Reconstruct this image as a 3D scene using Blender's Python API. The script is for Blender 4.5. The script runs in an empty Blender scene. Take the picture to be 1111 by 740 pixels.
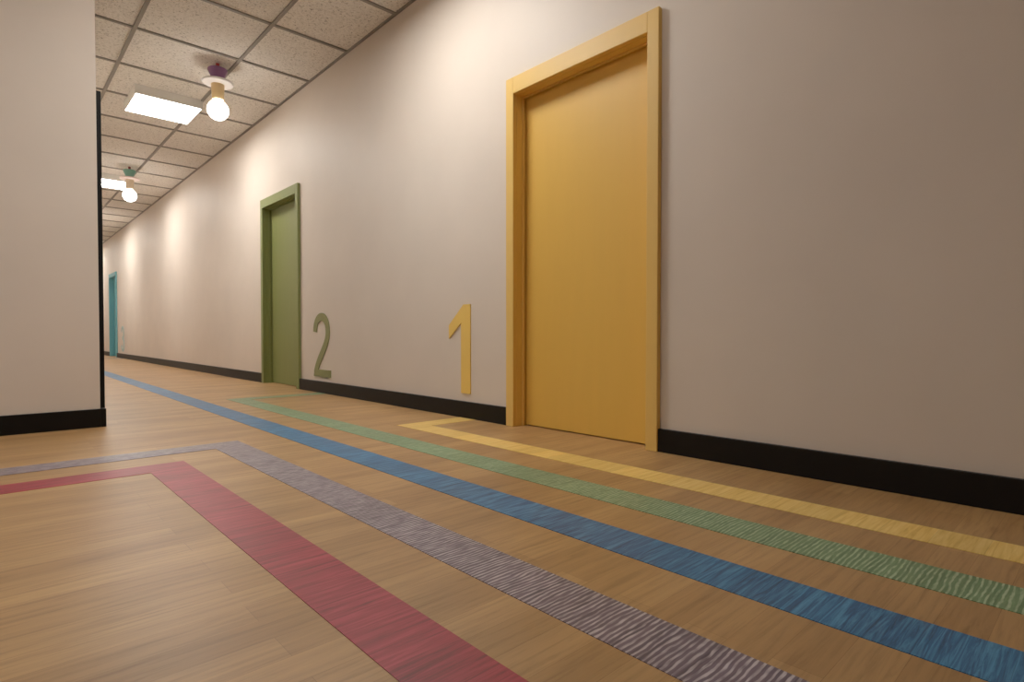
import bpy, bmesh, math
from mathutils import Vector

sc = bpy.context.scene
sc.view_settings.view_transform = 'Standard'
sc.view_settings.look = 'None'
sc.view_settings.exposure = -0.28
sc.view_settings.gamma = 1.14

def lin(c):
    c = c/255.0
    return c/12.92 if c <= 0.04045 else ((c+0.055)/1.055)**2.4
def rgb(r, g, b): return (lin(r), lin(g), lin(b), 1.0)

# ------------------------------------------------------------ materials
def new_mat(name):
    m = bpy.data.materials.new(name); m.use_nodes = True
    nt = m.node_tree; nt.nodes.clear()
    out = nt.nodes.new('ShaderNodeOutputMaterial')
    b = nt.nodes.new('ShaderNodeBsdfPrincipled')
    nt.links.new(b.outputs[0], out.inputs[0])
    return m, nt, b
def N(nt, t, **kw):
    n = nt.nodes.new(t)
    for k, v in kw.items(): setattr(n, k, v)
    return n
def coords(nt, scale):
    g = N(nt, 'ShaderNodeNewGeometry'); mp = N(nt, 'ShaderNodeMapping')
    mp.inputs['Scale'].default_value = scale
    nt.links.new(g.outputs['Position'], mp.inputs['Vector'])
    return mp.outputs['Vector']
def noise(nt, vec, scale, detail=3, rough=0.5, dist=0.0):
    n = N(nt, 'ShaderNodeTexNoise')
    n.inputs['Scale'].default_value = scale; n.inputs['Detail'].default_value = detail
    n.inputs['Roughness'].default_value = rough; n.inputs['Distortion'].default_value = dist
    nt.links.new(vec, n.inputs['Vector']); return n.outputs['Fac']
def ramp(nt, fac, stops):
    r = N(nt, 'ShaderNodeValToRGB'); cr = r.color_ramp
    while len(cr.elements) < len(stops): cr.elements.new(0.5)
    for e, (p, c) in zip(cr.elements, stops): e.position = p; e.color = c
    nt.links.new(fac, r.inputs[0]); return r.outputs['Color']
def mix(nt, a, b, fac, mode='MIX'):
    m = N(nt, 'ShaderNodeMix', data_type='RGBA', blend_type=mode)
    if isinstance(fac, float): m.inputs[0].default_value = fac
    else: nt.links.new(fac, m.inputs[0])
    for s, v in ((6, a), (7, b)):
        if isinstance(v, tuple): m.inputs[s].default_value = v
        else: nt.links.new(v, m.inputs[s])
    return m.outputs[2]
def bump(nt, b, fac, strength, dist=0.01):
    n = N(nt, 'ShaderNodeBump'); n.inputs['Strength'].default_value = strength
    n.inputs['Distance'].default_value = dist
    nt.links.new(fac, n.inputs['Height']); nt.links.new(n.outputs[0], b.inputs['Normal'])

def painted(name, c, rough=0.5, var=0.06, grain=0.08, scale=(6, 6, 1.0), bs=8, spec=0.5):
    m, nt, b = new_mat(name)
    v = coords(nt, scale)
    f = noise(nt, v, 2.0, 4)
    d = tuple(x*(1-var) for x in c[:3])+(1,); l = tuple(min(1, x*(1+var)) for x in c[:3])+(1,)
    nt.links.new(ramp(nt, f, [(0.3, d), (0.7, l)]), b.inputs['Base Color'])
    b.inputs['Roughness'].default_value = rough
    b.inputs['Specular IOR Level'].default_value = spec
    bump(nt, b, noise(nt, v, bs*4, 3), grain, 0.002)
    return m

M_wall = painted('wall_paint', rgb(220, 208, 196), 0.55, 0.03, 0.10, (1, 1, 1), 20)
M_base = painted('black_baseboard', rgb(11, 10, 10), 0.5, 0.1, 0.02, (1, 1, 1), 8, 0.22)
M_black = painted('black_paint', rgb(9, 9, 11), 0.5, 0.1, 0.02, (1, 1, 1), 8, 0.2)
M_yel = painted('yellow_door_paint', rgb(232, 184, 80), 0.5, 0.012, 0.05, (9, 9, 0.9))
M_yelf = painted('yellow_frame_paint', rgb(234, 192, 102), 0.5, 0.012, 0.05, (9, 9, 0.9))
M_grn = painted('green_door_paint', rgb(126, 134, 76), 0.5, 0.02, 0.05, (9, 9, 0.9))
M_blu = painted('teal_door_paint', rgb(96, 166, 178), 0.5, 0.02, 0.05, (9, 9, 0.9))
M_n1 = painted('number_yellow', rgb(240, 200, 98), 0.5, 0.01)
M_n2 = painted('number_green', rgb(130, 134, 84), 0.5, 0.01)
M_n3 = painted('number_teal', rgb(165, 195, 193), 0.5, 0.03)
M_bar = painted('ceiling_grid_metal', rgb(136, 131, 125), 0.5, 0.02, 0.0, (1, 1, 1))

def wood_floor():
    m, nt, b = new_mat('oak_plank_floor')
    v = coords(nt, (1, 1, 1))
    br = N(nt, 'ShaderNodeTexBrick'); br.offset = 0.37; br.offset_frequency = 2
    br.inputs['Scale'].default_value = 1.0
    br.inputs['Brick Width'].default_value = 0.62
    br.inputs['Row Height'].default_value = 0.083
    br.inputs['Mortar Size'].default_value = 0.0005
    br.inputs['Mortar Smooth'].default_value = 0.3
    br.inputs['Color1'].default_value = rgb(190, 151, 100)
    br.inputs['Color2'].default_value = rgb(171, 132, 84)
    br.inputs['Mortar'].default_value = rgb(146, 108, 66)
    nt.links.new(v, br.inputs['Vector'])
    g = coords(nt, (1.8, 30, 1))
    f = noise(nt, g, 2.2, 7, 0.68, 0.5)
    gr = ramp(nt, f, [(0.27, (0.58, 0.53, 0.47, 1)), (0.5, (0.94, 0.93, 0.91, 1)), (0.75, (1.14, 1.12, 1.10, 1))])
    c = mix(nt, br.outputs['Color'], gr, 0.9, 'MULTIPLY')
    f2 = noise(nt, coords(nt, (0.7, 3.0, 1)), 1.6, 3)
    c = mix(nt, c, ramp(nt, f2, [(0.3, (0.78, 0.75, 0.72, 1)), (0.7, (1.05, 1.05, 1.04, 1))]), 0.9, 'MULTIPLY')
    nt.links.new(c, b.inputs['Base Color'])
    b.inputs['Roughness'].default_value = 0.42
    bump(nt, b, f, 0.08, 0.002)
    return m
M_floor = wood_floor()

def stripe_mat(name, dark, base, light, streak, hi=0.62, wave=0.6, sc_=(2.0, 34, 1)):
    m, nt, b = new_mat(name)
    br = N(nt, 'ShaderNodeTexBrick'); br.offset = 0.5
    br.inputs['Scale'].default_value = 1.0
    br.inputs['Brick Width'].default_value = 3.1
    br.inputs['Row Height'].default_value = 0.12
    br.inputs['Mortar Size'].default_value = 0.0006
    br.inputs['Color1'].default_value = (1.05, 1.05, 1.05, 1)
    br.inputs['Color2'].default_value = (0.86, 0.86, 0.86, 1)
    br.inputs['Mortar'].default_value = (0.75, 0.75, 0.75, 1)
    nt.links.new(coords(nt, (1, 1, 1)), br.inputs['Vector'])
    f = noise(nt, coords(nt, sc_), 2.4, 6, 0.66, wave)
    c = ramp(nt, f, [(0.34, dark), (0.48, base), (0.64, light)])
    if streak:
        # fine wavy woven threads running across the stripe
        wv = N(nt, 'ShaderNodeTexWave', wave_type='BANDS', bands_direction='Y', wave_profile='SIN')
        wv.inputs['Scale'].default_value = 27.0
        wv.inputs['Distortion'].default_value = 7.0
        wv.inputs['Detail'].default_value = 3.0
        wv.inputs['Detail Scale'].default_value = 0.55
        wv.inputs['Detail Roughness'].default_value = 0.62
        nt.links.new(coords(nt, (0.42, 1, 1)), wv.inputs['Vector'])
        f3 = noise(nt, coords(nt, (14, 60, 1)), 1.5, 2)
        th = ramp(nt, wv.outputs['Fac'], [(hi-0.15, (0, 0, 0, 1)), (hi+0.2, (1, 1, 1, 1))])
        th = mix(nt, th, ramp(nt, f3, [(0.35, (0.2, 0.2, 0.2, 1)), (0.6, (1, 1, 1, 1))]), 1.0, 'MULTIPLY')
        c = mix(nt, c, streak, th)
    c = mix(nt, c, br.outputs['Color'], 1.0, 'MULTIPLY')
    nt.links.new(c, b.inputs['Base Color'])
    b.inputs['Roughness'].default_value = 0.42
    bump(nt, b, f, 0.06, 0.002)
    return m
M_sr = stripe_mat('red_vinyl', rgb(112, 20, 38), rgb(152, 32, 54), rgb(176, 52, 74), None)
M_sl = stripe_mat('lavender_vinyl', rgb(76, 64, 77), rgb(98, 84, 98), rgb(116, 101, 115), rgb(192, 184, 190), 0.60)
M_sb = stripe_mat('blue_vinyl', rgb(18, 68, 108), rgb(34, 100, 148), rgb(76, 144, 188), None, wave=1.4)
M_sg = stripe_mat('green_vinyl', rgb(76, 110, 74), rgb(98, 132, 92), rgb(118, 150, 110), rgb(168, 190, 156), 0.64)
M_sy = stripe_mat('yellow_vinyl', rgb(216, 174, 84), rgb(234, 196, 106), rgb(244, 210, 128), None)

def tile_mat():
    m, nt, b = new_mat('mineral_ceiling_tile')
    v = coords(nt, (1, 1, 1))
    f = noise(nt, v, 58, 3, 0.6, 0.9)
    f2 = noise(nt, v, 1.3, 2)
    c = ramp(nt, f, [(0.30, rgb(140, 134, 126)), (0.42, rgb(228, 223, 216)), (0.6, rgb(243, 239, 233))])
    c = mix(nt, c, ramp(nt, f2, [(0.3, (0.94, 0.94, 0.94, 1)), (0.7, (1, 1, 1, 1))]), 1.0, 'MULTIPLY')
    nt.links.new(c, b.inputs['Base Color']); b.inputs['Roughness'].default_value = 0.9
    bump(nt, b, f, 0.35, 0.005)
    return m
M_tile = tile_mat()

def emis(name, c, s):
    m, nt, b = new_mat(name)
    b.inputs['Base Color'].default_value = c
    b.inputs['Emission Color'].default_value = c
    b.inputs['Emission Strength'].default_value = s
    return m
M_panel = emis('led_diffuser', (1.0, 0.955, 0.885, 1), 39.0)
M_bulb = emis('opal_bulb_glow', (1.0, 0.93, 0.84, 1), 14.0)

# ------------------------------------------------------------ mesh helpers
def box(bm, x0, x1, y0, y1, z0, z1, mi=0):
    vs = [bm.verts.new(p) for p in ((x0,y0,z0),(x1,y0,z0),(x1,y1,z0),(x0,y1,z0),(x0,y0,z1),(x1,y0,z1),(x1,y1,z1),(x0,y1,z1))]
    for f in ((0,3,2,1),(4,5,6,7),(0,1,5,4),(1,2,6,5),(2,3,7,6),(3,0,4,7)):
        bm.faces.new([vs[i] for i in f]).material_index = mi
def finish(bm, name, mats, bevel=0.0, parent=None, smooth=False):
    bmesh.ops.recalc_face_normals(bm, faces=bm.faces)
    me = bpy.data.meshes.new(name); bm.to_mesh(me); bm.free()
    ob = bpy.data.objects.new(name, me); sc.collection.objects.link(ob)
    for m in (mats if isinstance(mats, (list, tuple)) else [mats]): me.materials.append(m)
    if smooth:
        for p in me.polygons: p.use_smooth = True
    if bevel:
        md = ob.modifiers.new('bevel', 'BEVEL'); md.width = bevel; md.segments = 2; md.limit_method = 'ANGLE'
    if parent: ob.parent = parent
    return ob
def boxes(name, lst, mats, bevel=0.0, parent=None):
    bm = bmesh.new()
    for b_ in lst: box(bm, *b_)
    return finish(bm, name, mats, bevel, parent)
def empty(name, loc=(0, 0, 0)):
    e = bpy.data.objects.new(name, None); e.empty_display_size = 0.1; e.location = loc
    sc.collection.objects.link(e); return e

# ------------------------------------------------------------ room shell
WX = 2.41; H = 3.10; YN = -3.5; YF = 25.0; XW = -5.0; LX = 0.512; LY = 4.30
CW = 0.065; REC = 0.073; DH = 2.042; OH = 2.142
doors = [(1.537, 2.626), (5.840, 6.930), (17.10, 18.19)]

boxes('floor', [(XW-0.15, WX+0.2, YN-0.15, YF+0.15, -0.1, 0)], M_floor)
boxes('ceiling', [(XW-0.15, WX+0.2, YN-0.15, YF+0.15, H, H+0.1)], M_tile)
seg = []; y = YN
for a, b_ in doors:
    seg.append((WX, WX+0.2, y, a+CW-0.005, 0, H)); seg.append((WX, WX+0.2, a+CW-0.005, b_-CW+0.005, DH+0.005, H)); y = b_-CW+0.005
seg.append((WX, WX+0.2, y, YF, 0, H))
boxes('wall_right', seg, M_wall)
BD = (4.345, 5.435)
boxes('wall_left', [(LX-0.2, LX, LY, BD[0]+CW, 0, H), (LX-0.2, LX, BD[0]+CW, BD[1]-CW, 2.005, H), (LX-0.2, LX, BD[1]-CW, YF, 0, H)], M_wall)
boxes('wall_front', [(XW, LX-0.2, LY, LY+0.2, 0, H)], M_wall)
boxes('wall_west', [(XW-0.15, XW, YN, LY+0.2, 0, H)], M_wall)
boxes('wall_back', [(XW-0.15, WX+0.2, YN-0.15, YN, 0, H)], M_wall)
boxes('wall_end', [(LX-0.2, WX+0.2, YF, YF+0.15, 0, H)], M_wall)

BH = 0.112; BT = 0.022
rs = []; y = YN
for a, b_ in doors: rs.append((WX-BT, WX, y, a, 0, BH)); y = b_
rs.append((WX-BT, WX, y, YF, 0, BH))
boxes('baseboard_right', rs, M_base, 0.002)
boxes('baseboard_left', [(LX, LX+BT+0.006, LY-BT, BD[0], 0, BH), (LX, LX+BT, BD[1], YF, 0, BH)], M_base, 0.002)
boxes('baseboard_front', [(XW, LX, LY-BT, LY, 0, BH)], M_base, 0.002)
boxes('baseboard_west', [(XW, XW+BT, YN, LY-BT, 0, BH)], M_base, 0.002)
boxes('baseboard_back', [(XW+BT, WX-BT, YN, YN+BT, 0, BH)], M_base, 0.002)

# ------------------------------------------------------------ doors
def door(name, a, b_, mf, ml, wx=WX, s=1, dh=DH, oh=OH):
    root = empty(name, (wx, (a+b_)/2, 0))
    def X(p, q): return (min(wx+s*p, wx+s*q), max(wx+s*p, wx+s*q))
    def B(p, q, *r): return X(p, q)+r
    P = 0.030
    fr = boxes('casing', [B(-P, 0, a, a+CW, 0, oh), B(-P, 0, b_-CW, b_, 0, oh), B(-P, 0, a+CW, b_-CW, dh, oh)], mf, 0.003)
    jb = boxes('jamb', [B(0, 0.16, a+CW-0.004, a+CW+0.002, 0, dh+0.002), B(0, 0.16, b_-CW-0.002, b_-CW+0.004, 0, dh+0.002),
                        B(0, 0.16, a+CW, b_-CW, dh-0.002, dh+0.004),
                        B(REC-0.028, REC-0.012, b_-CW-0.012, b_-CW-0.002, 0, dh-0.002), B(REC-0.028, REC-0.012, a+CW+0.002, a+CW+0.012, 0, dh-0.002),
                        B(REC-0.028, REC-0.012, a+CW+0.012, b_-CW-0.012, dh-0.012, dh-0.002)], mf, 0.001)
    lf = boxes('leaf', [B(REC, REC+0.045, a+CW+0.005, b_-CW-0.005, 0.006, dh-0.006)], ml, 0.002)
    bk = boxes('backing', [B(REC+0.05, REC+0.09, a+CW, b_-CW, 0, dh)], M_black)
    for o in (fr, jb, lf, bk):
        o.parent = root
        o.location = (-root.location.x, -root.location.y, 0)
    return root
door('door_1', *doors[0], M_yelf, M_yel)
door('door_2', *doors[1], M_grn, M_grn)
door('door_3', *doors[2], M_blu, M_blu)
door('door_4', *BD, M_black, M_black, LX, -1, 2.0, 2.08)

# ------------------------------------------------------------ wall numbers
def plate(bm, pts, y0, z0, th):
    f = [bm.verts.new((WX, y0-u, z0+z)) for u, z in pts]
    g = [bm.verts.new((WX-th, y0-u, z0+z)) for u, z in pts]
    n = len(pts)
    bm.faces.new(g); bm.faces.new(list(reversed(f)))
    for i in range(n): bm.faces.new((f[i], f[(i+1) % n], g[(i+1) % n], g[i]))
def stroke(path, w):
    L, R = [], []
    for i, p in enumerate(path):
        a = Vector(path[max(0, i-1)]); c = Vector(path[min(len(path)-1, i+1)])
        d = (c-a).normalized(); n = Vector((-d.y, d.x))*w/2
        L.append((p[0]+n.x, p[1]+n.y)); R.append((p[0]-n.x, p[1]-n.y))
    return L, R
def stroke_plate(bm, path, w, y0, z0, th):
    L, R = stroke(path, w)
    def vv(p, t): return bm.verts.new((WX-t, y0-p[0], z0+p[1]))
    lf = [vv(p, th) for p in L]; rf = [vv(p, th) for p in R]; lb = [vv(p, 0) for p in L]; rb = [vv(p, 0) for p in R]
    for i in range(len(path)-1):
        bm.faces.new((lf[i], lf[i+1], rf[i+1], rf[i])); bm.faces.new((lb[i], rb[i], rb[i+1], lb[i+1]))
        bm.faces.new((lf[i], lb[i], lb[i+1], lf[i+1])); bm.faces.new((rf[i], rf[i+1], rb[i+1], rb[i]))
    bm.faces.new((lf[0], rf[0], rb[0], lb[0])); bm.faces.new((lf[-1], lb[-1], rb[-1], rf[-1]))
def bez(p0, p1, p2, p3, n=14):
    o = []
    for i in range(n+1):
        t = i/n; s = 1-t
        o.append((s**3*p0[0]+3*s*s*t*p1[0]+3*s*t*t*p2[0]+t**3*p3[0], s**3*p0[1]+3*s*s*t*p1[1]+3*s*t*t*p2[1]+t**3*p3[1]))
    return o
bm = bmesh.new()
plate(bm, [(0.140, 0), (0.240, 0), (0.240, 0.61), (0.165, 0.61), (0.0, 0.47), (0.0, 0.375), (0.140, 0.485)], 3.252, 0.166, 0.008)
finish(bm, 'wall_number_one', M_n1)
bm = bmesh.new()
p = bez((0.045, 0.44), (0.045, 0.63), (0.33, 0.64), (0.33, 0.44)) + bez((0.33, 0.44), (0.33, 0.30), (0.12, 0.20), (0.055, 0.03))[1:]
stroke_plate(bm, p, 0.078, 5.53, 0.156, 0.008)
plate(bm, [(0.015, 0.0), (0.39, 0.0), (0.39, 0.07), (0.03, 0.07)], 5.53, 0.156, 0.0082)
finish(bm, 'wall_number_two', M_n2)
bm = bmesh.new()
p = bez((0.045, 0.47), (0.06, 0.62), (0.32, 0.62), (0.32, 0.46)) + bez((0.32, 0.46), (0.32, 0.35), (0.24, 0.32), (0.14, 0.32))[1:]
stroke_plate(bm, p, 0.07, 16.55, 0.16, 0.008)
p = bez((0.14, 0.32), (0.26, 0.32), (0.35, 0.28), (0.35, 0.17)) + bez((0.35, 0.17), (0.35, -0.01), (0.05, -0.01), (0.035, 0.15))[1:]
stroke_plate(bm, p, 0.07, 16.55, 0.16, 0.0082)
finish(bm, 'wall_number_three', M_n3)

# ------------------------------------------------------------ floor stripes
T = 0.0015
def lshape(name, pts, m):
    bm = bmesh.new()
    a = [bm.verts.new((x, y, 0)) for x, y in pts]; b_ = [bm.verts.new((x, y, T)) for x, y in pts]; n = len(pts)
    bm.faces.new(b_); bm.faces.new(list(reversed(a)))
    for i in range(n): bm.faces.new((a[i], a[(i+1) % n], b_[(i+1) % n], b_[i]))
    finish(bm, name, m)
XE = XW+BT; YE = YN+BT; WB = WX-BT
lshape('red_floor_stripe', [(0.490, YE), (0.645, YE), (0.645, 2.875), (XE, 2.875), (XE, 2.715), (0.490, 2.715)], M_sr)
lshape('lavender_floor_stripe', [(0.832, YE), (0.982, YE), (0.982, 3.23), (XE, 3.23), (XE, 3.07), (0.832, 3.07)], M_sl)
lshape('blue_floor_stripe', [(1.200, YE), (1.357, YE), (1.357, 16.24), (WB, 16.24), (WB, 16.40), (1.200, 16.40)], M_sb)
lshape('green_floor_stripe', [(1.540, YE), (1.698, YE), (1.698, 5.20), (WB, 5.20), (WB, 5.36), (1.540, 5.36)], M_sg)
lshape('yellow_floor_stripe', [(1.884, YE), (2.036, YE), (2.036, 2.94), (WB, 2.94), (WB, 3.10), (1.884, 3.10)], M_sy)

# ------------------------------------------------------------ ceiling grid + panels
PX = 0.815; X0 = 1.745; Y0 = 6.385
lst = []; w = 0.014; zt = 0.012
x = X0
while x > XW:
    if x < LX: lst.append((x-w, x+w, YN, LY, H-zt, H))
    else: lst.append((x-w, x+w, YN, YF, H-zt, H))
    x -= PX
lst.append((WX-0.02, WX, YN, YF, H-zt, H))
lst.append((XW, LX, LY-0.02, LY, H-zt, H))
y = Y0+math.ceil((YN-Y0)/PX)*PX
while y < YF:
    lst.append(((XW if y < LY else LX), WX, y-w, y+w, H-zt+0.0006, H)); y += PX
boxes('ceiling_grid', lst, M_bar)
M_white = painted('white_metal', rgb(225, 222, 216), 0.4, 0.01, 0.0, (1, 1, 1))
def panel(cx, cy):
    r = empty('ceiling_light_panel', (cx, cy, H))
    a, b_ = -0.31, 0.31; t = 0.012; d0 = -0.095
    f = boxes('housing', [(a, b_, a, a+t, d0, 0), (a, b_, b_-t, b_, d0, 0), (a, a+t, a+t, b_-t, d0, 0), (b_-t, b_, a+t, b_-t, d0, 0)], M_white)
    d = boxes('diffuser', [(a+t, b_-t, a+t, b_-t, d0+0.003, d0+0.012)], M_panel)
    f.parent = r; d.parent = r
for j in (-1, 0, 1, 2, 3, 4): panel(1.44, 7.12+j*4.08)
panel(-1.83, 2.0)  # unseen fill light added in the foyer to keep the left pillar lit

# ------------------------------------------------------------ pendants
def lathe(name, prof, m, seg=40, parent=None):
    bm = bmesh.new(); rings = []
    for r, z in prof:
        if r < 1e-5: rings.append([bm.verts.new((0, 0, z))])
        else: rings.append([bm.verts.new((r*math.cos(2*math.pi*i/seg), r*math.sin(2*math.pi*i/seg), z)) for i in range(seg)])
    for A, B in zip(rings, rings[1:]):
        for i in range(seg):
            j = (i+1) % seg
            if len(A) == 1 and len(B) == 1: continue
            if len(A) == 1: bm.faces.new((A[0], B[i], B[j]))
            elif len(B) == 1: bm.faces.new((A[i], B[0], A[j]))
            else: bm.faces.new((A[i], B[i], B[j], A[j]))
    ob = finish(bm, name, m, 0, parent, True)
    md = ob.modifiers.new('es', 'EDGE_SPLIT'); md.split_angle = math.radians(35)
    return ob
def pendant(x, y, c_cap, c_cone, c_disc, c_cyl):
    r = empty('pendant_lamp', (x, y, H))
    def mt(n, c): return painted(n, c, 0.4, 0.02, 0.0, (1, 1, 1))
    lathe('cap', [(0, 0), (0.016, 0), (0.016, -0.055), (0, -0.055)], mt('cap_paint', c_cap), 24, r)
    lathe('cone', [(0, -0.05), (0.078, -0.05), (0.084, -0.056), (0.084, -0.066), (0.045, -0.155), (0, -0.155)], mt('cone_paint', c_cone), 40, r)
    lathe('disc', [(0, -0.155), (0.128, -0.168), (0.135, -0.176), (0.128, -0.186), (0.05, -0.196), (0, -0.196)], mt('disc_paint', c_disc), 48, r)
    lathe('socket', [(0, -0.19), (0.056, -0.19), (0.058, -0.20), (0.050, -0.335), (0, -0.335)], mt('socket_paint', c_cyl), 40, r)
    R = 0.092; zc = -0.43; pr = []
    for i in range(0, 19):
        a = math.radians(150) * (1-i/18)
        pr.append((R*math.sin(a), zc - R*math.cos(a)))
    pr = [(0.0, zc+R*math.cos(math.radians(30)))]+pr
    lathe('bulb', pr, M_bulb, 40, r)
pendant(1.62, 5.80, rgb(200, 50, 55), rgb(142, 96, 150), rgb(228, 223, 220), rgb(232, 200, 146))
pendant(1.62, 10.25, rgb(150, 55, 60), rgb(126, 186, 172), rgb(230, 210, 204), rgb(224, 205, 176))
pendant(1.62, 1.35, rgb(60, 110, 140), rgb(220, 175, 90), rgb(232, 226, 222), rgb(140, 160, 110))
pendant(1.62, 14.70, rgb(190, 50, 55), rgb(138, 78, 128), rgb(232, 226, 222), rgb(236, 205, 158))
pendant(1.62, 19.15, rgb(140, 50, 55), rgb(120, 180, 165), rgb(226, 205, 200), rgb(222, 205, 178))

# ------------------------------------------------------------ world + camera
wd = bpy.data.worlds.new('world'); sc.world = wd; wd.use_nodes = True
wd.node_tree.nodes['Background'].inputs[0].default_value = (0.6, 0.55, 0.5, 1)
wd.node_tree.nodes['Background'].inputs[1].default_value = 0.3
cam = bpy.data.cameras.new('camera'); co = bpy.data.objects.new('camera', cam); sc.collection.objects.link(co)
co.location = (0, 0, 0.57)
co.rotation_euler = (math.radians(90-1.1), 0, math.radians(-42.8))
cam.sensor_width = 36; cam.lens = 36*616/1111; cam.shift_y = 4.8/1111
cam.clip_start = 0.02
sc.camera = co
